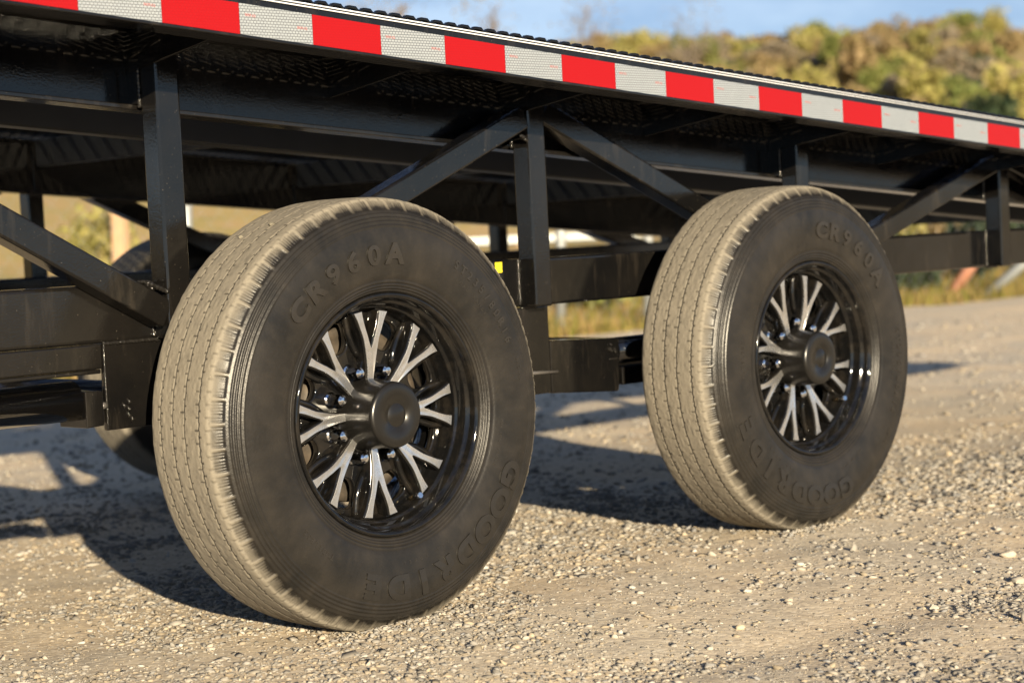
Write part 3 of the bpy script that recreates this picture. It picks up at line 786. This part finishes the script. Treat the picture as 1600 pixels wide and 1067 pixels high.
def spoke_outline(grow=0.0):
    # Y outline in the local frame: +x radial, y tangential; returns closed loop
    L = []
    def prong(sgn):
        t = R_(9.2)*sgn
        tipc = (.1865*math.cos(t), .1865*math.sin(t)); wt = .0086+grow
        nx, ny_ = -math.sin(t), math.cos(t)
        return (tipc[0]+nx*wt, tipc[1]+ny_*wt), (tipc[0]-nx*wt, tipc[1]-ny_*wt)
    a, b = prong(1)
    def cr(P, n=5):
        P = [np.array(p) for p in P]; Q = [2*P[0]-P[1]]+P+[2*P[-1]-P[-2]]; out = []
        for i in range(1, len(Q)-2):
            for t in np.linspace(0, 1, n, endpoint=False):
                p0, p1, p2, p3 = Q[i-1:i+3]; out.append(tuple(.5*((2*p1)+(-p0+p2)*t+(2*p0-5*p1+4*p2-p3)*t*t+(-p0+3*p1-3*p2+p3)*t**3)))
        return out+[tuple(P[-1])]
    top = cr([(.058, .0066+grow), (.072, .0068+grow), (.090, .0088+grow), (.106, .0112+grow), (.120, .0138+grow), (.138, .0180+grow), (.155, .0248+grow), (.171, .0315+grow), a], 3)
    inner = cr([b, (.171, .0188-grow), (.155, .0140-grow), (.140, .0085-grow), (.128, .0046-grow*.7), (.1215, .0020-grow*.4), (.1195-grow, 0.0)], 3)
    up = top+inner
    dn = [(x, -y) for x, y in up[::-1][1:]]
    return up+dn
def smooth_loop(P, it=1):
    return P
def make_wheel(parent, loc, rot_tyre, rot_rim, flip=False):
    W = empty('wheel', loc, parent, (0, 0, math.pi if flip else 0))
    ty = link('tyre', tyre_for(rot_tyre, not flip), W); ty.rotation_euler = (0, -rot_tyre, 0)
    if not flip:
        for nm_, mes in texts(rot_tyre):
            for me in mes:
                o = link(nm_, me, W); o.rotation_euler = (0, -rot_tyre, 0)
                if nm_ == 'lettering': o['kind'] = 'stuff'
    for name, me, per in RIMPARTS:
        for k in per:
            o = link(name, me, W); o.rotation_euler = (0, -(rot_rim+k), 0)
    return W
def tof(me, y):     # 2D curve mesh (x,y,z) -> wheel plane (x, y-z, z=y) ; +z of the curve faces the viewer (-y)
    V = verts(me); setverts(me, np.stack([V[:, 0], y-V[:, 2], V[:, 1]], 1)); return me
RIMPARTS = []
# rim barrel
m = MB().rev([(.2150, .030), (.2188, .0225), (.2192, .0190), (.2178, .0160), (.2150, .0150), (.2110, .0160), (.2080, .0205), (.2065, .0290), (.2045, .0330), (.2010, .0345), (.1990, .0380), (.1975, .0520), (.1950, .0560), (.1925, .0570),
              (.1915, .0620), (.1905, .0760), (.1880, .0790), (.1865, .0850), (.1860, .1200), (.1900, .2000), (.2150, .2080), (.2150, .2060), (.1960, .1950), (.1960, .1100), (.2050, .0900), (.2150, .030)], 160)
me = bpy.data.meshes.new('rim'); bmesh.ops.recalc_face_normals(m.bm, faces=m.bm.faces); m.bm.to_mesh(me); m.bm.free(); me.materials.append(M_rim); RIMPARTS.append(('rim', me, [0]))
# spokes: black body + machined face, one mesh with two materials
def join(ms, mats, name):
    bm = bmesh.new()
    for i, m_ in enumerate(ms):
        n0 = len(bm.faces); bm.from_mesh(m_); bm.faces.ensure_lookup_table()
        for f in bm.faces[n0:]: f.material_index = i
    me_ = bpy.data.meshes.new(name); bm.to_mesh(me_); bm.free()
    for x in mats: me_.materials.append(x)
    autosmooth(me_, 35); return me_
def subdiv_loop(P, n=4):
    # Catmull-Rom through points, keeping tips sharp
    out = []; K = len(P)
    for i in range(K):
        p0, p1, p2, p3 = [np.array(P[(i+j-1) % K]) for j in range(4)]
        for t in np.linspace(0, 1, n, endpoint=False):
            out.append(tuple(.5*((2*p1)+(-p0+p2)*t+(2*p0-5*p1+4*p2-p3)*t*t+(-p0+3*p1-3*p2+p3)*t**3)))
    return out
def spl(P):
    # keep straight tip edges: subdivide only the flowing runs
    return P
face = tof(curve_mesh('f', [spl(spoke_outline(0))], .0009, .0005, 1), .0607)
body = tof(curve_mesh('b', [spl(spoke_outline(.0016))], .0125, .0018, 2), .0765)
for me_ in (face, body):
    V = verts(me_); rr_ = np.hypot(V[:, 0], V[:, 2]); V[:, 1] += .011*np.clip((.188-rr_)/.13, 0, 1)**2; setverts(me_, V)
RIMPARTS.append(('spoke', join([face, body], [M_mach, M_rim], 'spoke'), [2*math.pi*k/8 for k in range(8)]))
# outer bridge pieces between the prong tips and the barrel, plus web ring behind
tips = []
for s1 in (-1, 1):
    t = R_(9.2)*s1
    tips.append([(r*math.cos(t)-w_*math.sin(t), r*math.sin(t)+w_*math.cos(t)) for r, w_ in ((.1850, -.010), (.1925, -.011), (.1925, .011), (.1850, .010))])
tip = [tof(curve_mesh('t', [q], .0110, .0010, 1), .0810) for q in tips] 
for q in tip: RIMPARTS.append(('spoke_foot', join([q], [M_rim], 'spoke_foot'), [2*math.pi*k/8 for k in range(8)]))
# wheel disc with windows
def ell(cx, a, b, th, n=28, p=2.6):
    out = []
    for k in range(n):
        u = 2*math.pi*k/n; cu, su = math.cos(u), math.sin(u)
        x = cx+a*math.copysign(abs(cu)**(2/p), cu); y = b*math.copysign(abs(su)**(2/p), su)*(.70+.30*(x-cx+a)/(2*a)*1.6)
        out.append((x*math.cos(th)-y*math.sin(th), x*math.sin(th)+y*math.cos(th)))
    return out
circ_ = [(.1885*math.cos(2*math.pi*k/96), .1885*math.sin(2*math.pi*k/96)) for k in range(96)]
holes = [ell(.1490, .0300, .0300, 2*math.pi*(k+.5)/8) for k in range(8)]+[ell(.1620, .0170, .0120, 2*math.pi*k/8) for k in range(8)]
lugh = [[(.0826*math.cos(2*math.pi*(k+.5)/8)+.0165*math.cos(a), .0826*math.sin(2*math.pi*(k+.5)/8)+.0165*math.sin(a)) for a in np.linspace(0, 2*math.pi, 20, endpoint=False)] for k in range(8)]
disc = tof(curve_mesh('d', [circ_]+holes+lugh, .0050, .0030, 2), .1000)
RIMPARTS.append(('wheel_disc', join([disc], [M_rim], 'wheel_disc'), [0]))
seat = tof(curve_mesh('s', [[(.112*math.cos(2*math.pi*k/64), .112*math.sin(2*math.pi*k/64)) for k in range(64)]], .002, .001, 1), .1090)
RIMPARTS.append(('lug_seat', join([seat], [M_rim], 'lug_seat'), [0]))
# curved webs between spokes (glossy shoulders round the windows)
m = MB()
for s1 in (-1, 1):
    P = [(r*math.cos(t), .0870, r*math.sin(t)) for r, t in [(.104, s1*R_(6)), (.118, s1*R_(9.5)), (.135, s1*R_(12)), (.155, s1*R_(13)), (.178, s1*R_(12.5)), (.187, s1*R_(11.5))]]
    m.tube(P, [.006, .0065, .0065, .0065, .0065, .008], 12)
me = bpy.data.meshes.new('web'); bmesh.ops.recalc_face_normals(m.bm, faces=m.bm.faces); m.bm.to_mesh(me); m.bm.free(); me.materials.append(M_rim)
RIMPARTS.append(('window_rib', me, [2*math.pi*k/8 for k in range(8)]))
# hub cap
m = MB().rev([(0, .0030), (.0200, .0030), (.0208, .0038), (.0216, .0038), (.0224, .0022), (.0520, .0020), (.0565, .0034), (.0588, .0065), (.0598, .0110), (.0612, .0400), (.0630, .0640), (.0655, .0800), (.0670, .1040)], 96)
me = bpy.data.meshes.new('hub_cap'); bmesh.ops.recalc_face_normals(m.bm, faces=m.bm.faces); m.bm.to_mesh(me); m.bm.free(); me.materials.append(M_cap); RIMPARTS.append(('hub_cap', me, [0]))
# lug nut
bm = bmesh.new()
def nut():
    m = MB(); A = 2*math.pi*.5/8; cx, cz = .0826*math.cos(A), .0826*math.sin(A)
    rings = [(.0135, .1080, 12), (.0135, .0930, 12), (.0112, .0910, 6), (.0112, .0660, 6), (.0095, .0600, 12), (.0060, .0560, 12), (.0005, .0550, 12)]
    prev = None
    for r, y, k in rings:
        n = 24; vs = []
        for i in range(n):
            a = 2*math.pi*i/n; rr = r
            if k == 6: rr = r*math.cos(math.pi/6)/math.cos(((a+math.pi/6) % (math.pi/3))-math.pi/6)
            vs.append(m.bm.verts.new((cx+rr*math.cos(a), y, cz+rr*math.sin(a))))
        if prev:
            for i in range(n): m.bm.faces.new((prev[i], prev[(i+1) % n], vs[(i+1) % n], vs[i]))
        prev = vs
    bmesh.ops.recalc_face_normals(m.bm, faces=m.bm.faces)
    me = bpy.data.meshes.new('lug_nut'); m.bm.to_mesh(me); m.bm.free(); me.materials.append(M_chrome); autosmooth(me, 28); return me
RIMPARTS.append(('lug_nut', nut(), [2*math.pi*k/8 for k in range(8)]))
# brake drum
m = MB().rev([(.060, .120), (.100, .120), (.104, .128), (.140, .130), (.146, .126), (.160, .127), (.163, .135), (.163, .200), (.100, .205)], 72)
me = bpy.data.meshes.new('brake_drum'); bmesh.ops.recalc_face_normals(m.bm, faces=m.bm.faces); m.bm.to_mesh(me); m.bm.free(); me.materials.append(M_iron); RIMPARTS.append(('brake_drum', me, [0]))

def finish_wheel(W, valve_ang):
    a = R_(valve_ang); d = Vector((math.cos(a), 0, math.sin(a)))
    b = d*.1880+Vector((0, .0800, 0)); e = d*.1800+Vector((0, .0520, 0))
    MB().tube([b, b.lerp(e, .35), e], [.0050, .0042, .0040], 14).build('valve_stem', M_brass, W)
    MB().tube([b.lerp(e, .7), e+(e-b)*.28], [.0055, .0053], 14).build('valve_cap', M_chrome, W)
WZ = .388
W1 = make_wheel(T, (0, 0, WZ), 0, R_(0)); finish_wheel(W1, -62)
W2 = make_wheel(T, (1.2735, 0, WZ), R_(-50), R_(-18)); finish_wheel(W2, -36)
W3 = make_wheel(T, (.02, 2*YM, WZ-.022), 0, R_(12), True)
W4 = make_wheel(T, (1.2935, 2*YM, WZ-.022), 0, R_(31), True)

# pebbles caught on the tread top
for x, y, r, lab in ((-.212, .15, .0055, 'tiny pale pebble stuck on the tread near the top of the left tyre'), (-.178, .105, .006, 'slightly larger white pebble stuck on the tread, right of the tiny one')):
    z = WZ+math.sqrt(.391**2-x*x)+.001
    o = boulder('pebble', x, y, r, (.15, .135, .105), lab, int(abs(x)*1000), z=z); o['group'] = 'pebbles caught on the tyre tread'; o['category'] = 'pebble'

# ------------------------------------------------------------------ background
LEAN = Matrix.Rotation(0, 4, 'Y')
gup = Vector(CU); gup = (gup-Vector((FH[0], FH[1], 0))*gup.dot(Vector((FH[0], FH[1], 0)))).normalized()
def gz(x, y): return float(H(np.array(x), np.array(y)))
# chain link fence along the yard edge
def fpos(t, off=.6): 
    d = float(EDGE(t))+off; return xy(d, t)
Fn = empty('chain_link_fence', (*fpos(0), gz(*fpos(0)))); tag(Fn, 'galvanised chain link fence with pale round posts along the yard edge behind the trailer', 'fence')
ts = [-6.6, -4.35, -2.12, -1.0+.0, .36, 1.05, 3.0, 5.2, 7.4, 9.6]
tops = []
for t in ts:
    x, y = fpos(t); z = gz(x, y); b = Vector((x, y, z-.1)); e = b+gup*(1.65 if t < 2.5 else 1.12)
    tops.append(e); r = .038 if t in (-2.12, .36, 1.05) else .03
    o = MB().tube([b, e], r, 14).build('fence_post', M_galv, Fn); o.matrix_parent_inverse = Matrix.Translation(-Fn.location)
o = MB().tube(tops, .02, 8).build('top_rail', M_galv, Fn); o.matrix_parent_inverse = Matrix.Translation(-Fn.location)
# wire mesh
m = MB(); tt = np.arange(-6.6, 9.6, .11)
Vw = []; Fw = []; o_ = 0
for t in tt:
    for s1 in (-1, 1):
        t2 = t+s1*.82
        (x, y), (x2, y2) = fpos(t), fpos(t2)
        p = Vector((x, y, gz(x, y)-.05)); q = Vector((x2, y2, gz(x2, y2)-.05))+gup*1.2
        dd = (q-p).normalized(); u_ = Vector((FH[0], FH[1], 0)); v_ = dd.cross(u_).normalized()
        for P in (p, q):
            for k in range(3):
                a = 2*math.pi*k/3; Vw.append(P+.0011*(math.cos(a)*u_+math.sin(a)*v_))
        for k in range(3): Fw.append((o_+k, o_+(k+1) % 3, o_+3+(k+1) % 3, o_+3+k))
        o_ += 6
me = npmesh('wire_mesh', np.array([list(v) for v in Vw]), np.array(Fw)); o = link('wire_mesh', me, Fn, M_galv); o['kind'] = 'stuff'; o.matrix_parent_inverse = Matrix.Translation(-Fn.location)
# wooden post, guard rail, leaning members
x, y = xy(16.5, -3.33); o = MB().box(-.055, .055, -.055, .055, -.2, 1.7, .008).build('wooden_post', M_wood, None, (x, y, gz(x, y))); o.rotation_euler = (0, R_(2.8), .4)
tag(o, 'weathered tan wooden post standing in the grass at the left behind the trailer', 'post')
GRL = empty('guard_rail', (*xy(24, .8), gz(*xy(24, .8)))); tag(GRL, 'long pale guard rail on short posts beyond the fence, seen between the wheels', 'guard rail')
zt_ = .58
P0, P1 = xy(24, -1.4), xy(25, 3.2)
def gbox(name, p, q, z0, z1, th, m_):
    dx, dy = q[0]-p[0], q[1]-p[1]; L = math.hypot(dx, dy); n = (-dy/L*th/2, dx/L*th/2)
    o = MB().hexa([(p[0]-n[0], p[1]-n[1], z0), (q[0]-n[0], q[1]-n[1], z0), (q[0]+n[0], q[1]+n[1], z0), (p[0]+n[0], p[1]+n[1], z0), (p[0]-n[0], p[1]-n[1], z1), (q[0]-n[0], q[1]-n[1], z1), (q[0]+n[0], q[1]+n[1], z1), (p[0]+n[0], p[1]+n[1], z1)], .01).build(name, m_, GRL)
    o.matrix_parent_inverse = Matrix.Translation(-GRL.location); return o
gbox('rail', P0, P1, .60, .70, .06, M_galv)
for f in (.05, .35, .65, .95):
    px_, py_ = P0[0]+(P1[0]-P0[0])*f, P0[1]+(P1[1]-P0[1])*f
    gbox('post', (px_-.05, py_+.1), (px_+.05, py_+.1), gz(px_, py_)-.2, .66, .08, M_wood)
def leaner(name, u0, v0, u1, v1, d, r, m_, label, cat):
    def P(u, v): 
        q = FW+((u-800)/FPX)*CR-((v-533.5)/FPX)*CU; return Vector(CAM+q*(d/(q[0]*FH[0]+q[1]*FH[1])))
    a, b = P(u0, v0), P(u1, v1); dd = (b-a).normalized()
    o = MB().tube([a-dd*.15, b+dd*.9], r, 12).build(name, m_, None); tag(o, label, cat)
leaner('brace_pole', 1541, 462, 1600, 412, 17.0, .045, M_galv, 'grey steel brace pole leaning to the right against the fence', 'pole')
leaner('rusty_beam', 1484, 464, 1514, 420, 17.6, .055, M_rust, 'rusty steel beam propped up steeply left of the grey brace pole', 'beam')

# foliage
def leaf_mat(name, c1, c2, c3):
    def f(t, b):
        g = t.nodes.new('ShaderNodeNewGeometry')
        r = ramp(t, [(0, c1), (.5, c2), (1, c3)], g.outputs['Random Per Island'])
        n = ramp(t, [(.35, (.95, .95, .92)), (.65, (1.1, 1.1, 1.06))], noise(t, .9, 3))
        t.links.new(mixc(t, 1.0, r.outputs[0], n.outputs[0], 'MULTIPLY'), b.inputs['Base Color'])
        tl = t.nodes.new('ShaderNodeBsdfTranslucent'); t.links.new(b.inputs['Base Color'].links[0].from_socket, tl.inputs['Color'])
        mx = t.nodes.new('ShaderNodeMixShader'); mx.inputs[0].default_value = .55
        o = [n_ for n_ in t.nodes if n_.type == 'OUTPUT_MATERIAL'][0]
        t.links.new(b.outputs[0], mx.inputs[1]); t.links.new(tl.outputs[0], mx.inputs[2]); t.links.new(mx.outputs[0], o.inputs[0])
    return mat(name, rough=.7, spec=.2, build=f)
L_yel = leaf_mat('leaves_yellow_green', (.30, .29, .09), (.38, .34, .12), (.40, .34, .16))
L_grn = leaf_mat('leaves_mid_green', (.18, .22, .07), (.24, .26, .08), (.30, .30, .12))
L_tan = leaf_mat('leaves_tan_brown', (.28, .20, .11), (.36, .27, .15), (.32, .27, .12))
L_gry = leaf_mat('twigs_grey_brown', (.24, .20, .16), (.33, .28, .22), (.28, .24, .16))
L_drk = leaf_mat('leaves_dark_green', (.03, .05, .03), (.05, .075, .04), (.07, .09, .045))
M_bark = mat('bark', (.14, .11, .085), .9)
def crown_geo(n, rx, rz, seed, leaf=.28, lobes=9, cz=0.0):
    g = np.random.default_rng(seed)
    lc = g.normal(size=(lobes, 3)); lc /= np.linalg.norm(lc, axis=1)[:, None]; lc *= (.25+.45*g.random((lobes, 1))); lr = .30+.28*g.random(lobes)
    k = g.integers(0, lobes, n); q = g.normal(size=(n, 3)); q /= np.linalg.norm(q, axis=1)[:, None]
    c = lc[k]+q*lr[k][:, None]*(g.random((n, 1))**.35)
    c = c*np.array([rx, rx, rz])+np.array([0, 0, cz])
    a = g.normal(size=(n, 3)); a /= np.linalg.norm(a, axis=1)[:, None]; b = np.cross(a, g.normal(size=(n, 3))); b /= np.linalg.norm(b, axis=1)[:, None]
    s = leaf*(.5+g.random((n, 1)))
    V = np.stack([c-a*s-b*s*.6, c+a*s-b*s*.6, c+a*s+b*s*.6, c-a*s+b*s*.6], 1).reshape(-1, 3)
    return V, np.arange(4*n).reshape(n, 4)
# the wooded hillside reads as one mass
g = np.random.default_rng(44); Vs = []; Fs = []; mi = []; o_ = 0
def skyline(u):
    return np.interp(u, [-400, 300, 800, 900, 1000, 1110, 1200, 1264, 1320, 1418, 1488, 1548, 1575, 1600, 1700, 2200], [140, 100, 72, 55, 48, 42, 42, 33, 36, 22, 15, 15, 40, 85, 95, 60])
def zat(u, v, d):
    q = FW+((u-800)/FPX)*CR-((v-533.5)/FPX)*CU; k = d/(q[0]*FH[0]+q[1]*FH[1]); return float(CAM[2]+k*q[2]), float(k*(q[0]*RH[0]+q[1]*RH[1]))
cnt = 0
for row, (d, dv) in enumerate([(130, 0), (118, 18), (104, 42), (92, 66), (80, 95), (70, 125)]):
    for u in np.arange(-260, 2000, 26 if row < 2 else 34):
        uu = u+g.uniform(-16, 16); dd = d+g.uniform(-4, 4); vt = skyline(uu)+dv+g.uniform(-2, 12)
        top, t = zat(uu, vt, dd); x, y = xy(dd, t); base = gz(x, y)
        hgt = max(top-base, 2.2); rz = min(hgt*.5, 2.2)*g.uniform(.75, 1.0); rx = g.uniform(1.1, 1.9)*d/110
        v, f = crown_geo(640, rx, rz, int(g.integers(1e6)), leaf=.10, lobes=8)
        v = v+np.array([x, y, top-rz*.85]); Vs.append(v); Fs.append(f+o_); o_ += len(v)
        p = g.random()*(.55 if uu < 1120 and g.random() < .6 else 1.0); kind = 2 if p < .27 else 3 if p < .42 else 0 if p < .80 else 1
        if uu > 1480 and row >= 2 and g.random() < .5: kind = 4 if g.random() < .5 else 1
        mi.append(np.full(len(f), kind)); cnt += 1
me = npmesh('wood', np.vstack(Vs), np.vstack(Fs))
for mm in (L_yel, L_grn, L_tan, L_gry, L_drk): me.materials.append(mm)
me.polygons.foreach_set('material_index', np.concatenate(mi).astype(np.int32))
tag(link('wood', me), 'far hillside wood in mixed tan, yellow and green spring foliage', 'wood', kind='stuff')
def tree(name, u, vtop, d, rx, rz, lm, label, n=900, group=None, leaf=.2):
    top, t = zat(u, vtop, d); x, y = xy(d, t); b = gz(x, y); R0 = empty(name, (x, y, b)); tag(R0, label, 'tree', group)
    Hh = max(top-b, rz*1.6)
    v, f = crown_geo(n, rx, rz, int(u+vtop), leaf=leaf, lobes=11); v[:, 2] += Hh-rz*.9
    link('crown', npmesh('crown', v, f), R0, lm)
    m = MB(); m.tube([(0, 0, -.3), (.05, 0, Hh*.4), (0, .05, Hh*.85)], [.16, .12, .04], 8)
    for k in range(5):
        a = k*1.3; m.tube([(0, 0, Hh*(.35+.08*k)), (math.cos(a)*rx*.6, math.sin(a)*rx*.6, Hh*(.6+.06*k))], [.06, .02], 6)
    m.build('trunk', M_bark, R0); return R0
tree('bushy_tree', 1508, 118, 62, 1.15, 1.3, L_grn, 'dense bright green tree on the hill at the right, above the deck edge', leaf=.12)
tree('dark_tree', 1532, 140, 58, 1.05, .9, L_drk, 'dark green evergreen low on the right, in front of the bright green tree', leaf=.12)
tree('yellow_tree', 1577, 100, 66, 1.1, 1.6, L_yel, 'yellow green tree at the far right edge of the hill', leaf=.12)
tree('yellow_tree', 1435, 100, 74, 1.3, 1.7, L_yel, 'olive yellow tree left of the bright green tree on the hill', leaf=.14)
tree('round_tree', 1338, 82, 90, 1.6, 1.9, L_tan, 'tan brown round crown at the middle of the hill', leaf=.16)
tree('green_tree', 1308, 48, 104, 1.5, 1.3, L_grn, 'small green crown near the skyline above the middle of the hill', leaf=.16)
# bare trees against the sky
def bare(u, vtop, d, label, seed):
    top, t = zat(u, vtop, d); x, y = xy(d, t); b = gz(x, y); R0 = empty('bare_tree', (x, y, b)); tag(R0, label, 'tree', 'bare trees against the sky')
    Hh = top-b; g_ = random.Random(seed); m = MB()
    def br(p, dr, L, r, lv):
        q = p+dr*L; m.tube([p, p.lerp(q, .5)+Vector((g_.uniform(-.05, .05)*L, g_.uniform(-.05, .05)*L, 0)), q], [r, r*.8, r*.55], 5, False)
        if lv == 0: return
        for k in range(3 if lv > 1 else 4):
            a = Vector((g_.uniform(-1, 1), g_.uniform(-1, 1), g_.uniform(.2, .9))).normalized()
            br(p.lerp(q, g_.uniform(.45, 1)), (dr*.8+a*.75).normalized(), L*g_.uniform(.5, .7), r*.5, lv-1)
    br(Vector((0, 0, -.3)), Vector((.02, 0, 1)), Hh*.42, .13, 5)
    m.build('branches', M_bark, R0)
    v, f = crown_geo(260, 2.0, 2.4, seed, leaf=.05, lobes=12); v[:, 2] += Hh*.75; link('buds', npmesh('buds', v, f), R0, L_gry)['kind'] = 'stuff'
bare(600, -60, 70, 'thin bare tree against the sky, leftmost above the deck', 1)
bare(760, -30, 76, 'thin bare tree against the sky, second from the left', 2)
bare(905, -15, 84, 'hazy bare tree against the sky just left of the wooded hill', 3)
bare(1075, -10, 96, 'hazy bare tree rising above the left part of the wooded hill', 4)
# shrubs and grass at the yard edge
def shrub(u, d, rx, rz, lm, label, seed):
    t = (u-800)/FPX*d; x, y = xy(d, t); b = gz(x, y); R0 = empty('shrub', (x, y, b)); tag(R0, label, 'shrub', 'shrubs behind the fence')
    v, f = crown_geo(900, rx, rz, seed, leaf=.035, lobes=12); v[:, 2] += rz*.8; link('foliage', npmesh('foliage', v, f), R0, lm)
    m = MB()
    for k in range(6):
        a = k*1.05; m.tube([(0, 0, -.05), (math.cos(a)*rx*.5, math.sin(a)*rx*.5, rz)], [.015, .005], 5)
    m.build('stems', M_bark, R0)
shrub(1432, 17.6, .35, .40, L_drk, 'dark shrub just right of the right tyre behind the yard', 5)
shrub(1468, 18.6, .40, .42, L_tan, 'brown shrub left of the rusty beam', 6)
shrub(1520, 18.8, .55, .50, L_drk, 'dark green shrub behind the rusty beam', 7)
shrub(1575, 19.6, .60, .55, L_drk, 'dark green shrub behind the grey brace pole', 8)
shrub(1625, 20.5, .65, .6, L_drk, 'dark green shrub at the right edge of the frame', 9)
shrub(1400, 18.4, .35, .42, L_yel, 'yellow green shrub showing past the right tyre', 10)
shrub(950, 16.0, .40, .30, L_grn, 'low green shrub in the gap between the wheels', 11)
shrub(160, 17.0, .50, .55, L_yel, 'yellow green shrub left of the wooden post', 12)
g = np.random.default_rng(5); n = 42000
t = g.uniform(-9, 11, n); e = g.random(n)**1.6*9; d = EDGE(t)+e-.1; x, y = xy(d, t); z = H(x, y)
h = .05+.14*g.random(n)*(.4+vnoise(x*1.3, y*1.3, 33)); a = g.random(n)*6.28; wv = .006+.006*g.random(n)
dx, dy = np.cos(a), np.sin(a); lean = (g.random((n, 2))-.5)*.8
V = np.stack([np.stack([x-dx*wv, y-dy*wv, z-.01], 1), np.stack([x+dx*wv, y+dy*wv, z-.01], 1), np.stack([x+lean[:, 0]*h, y+lean[:, 1]*h, z+h], 1)], 1).reshape(-1, 3)
M_grass = leaf_mat('dry_grass', (.16, .18, .03), (.30, .24, .08), (.42, .28, .14))
tag(link('grass', npmesh('grass', V, np.arange(3*n).reshape(n, 3)), mats=M_grass), 'dry yellow and green grass on the bank beyond the gravel yard', 'grass', kind='stuff')
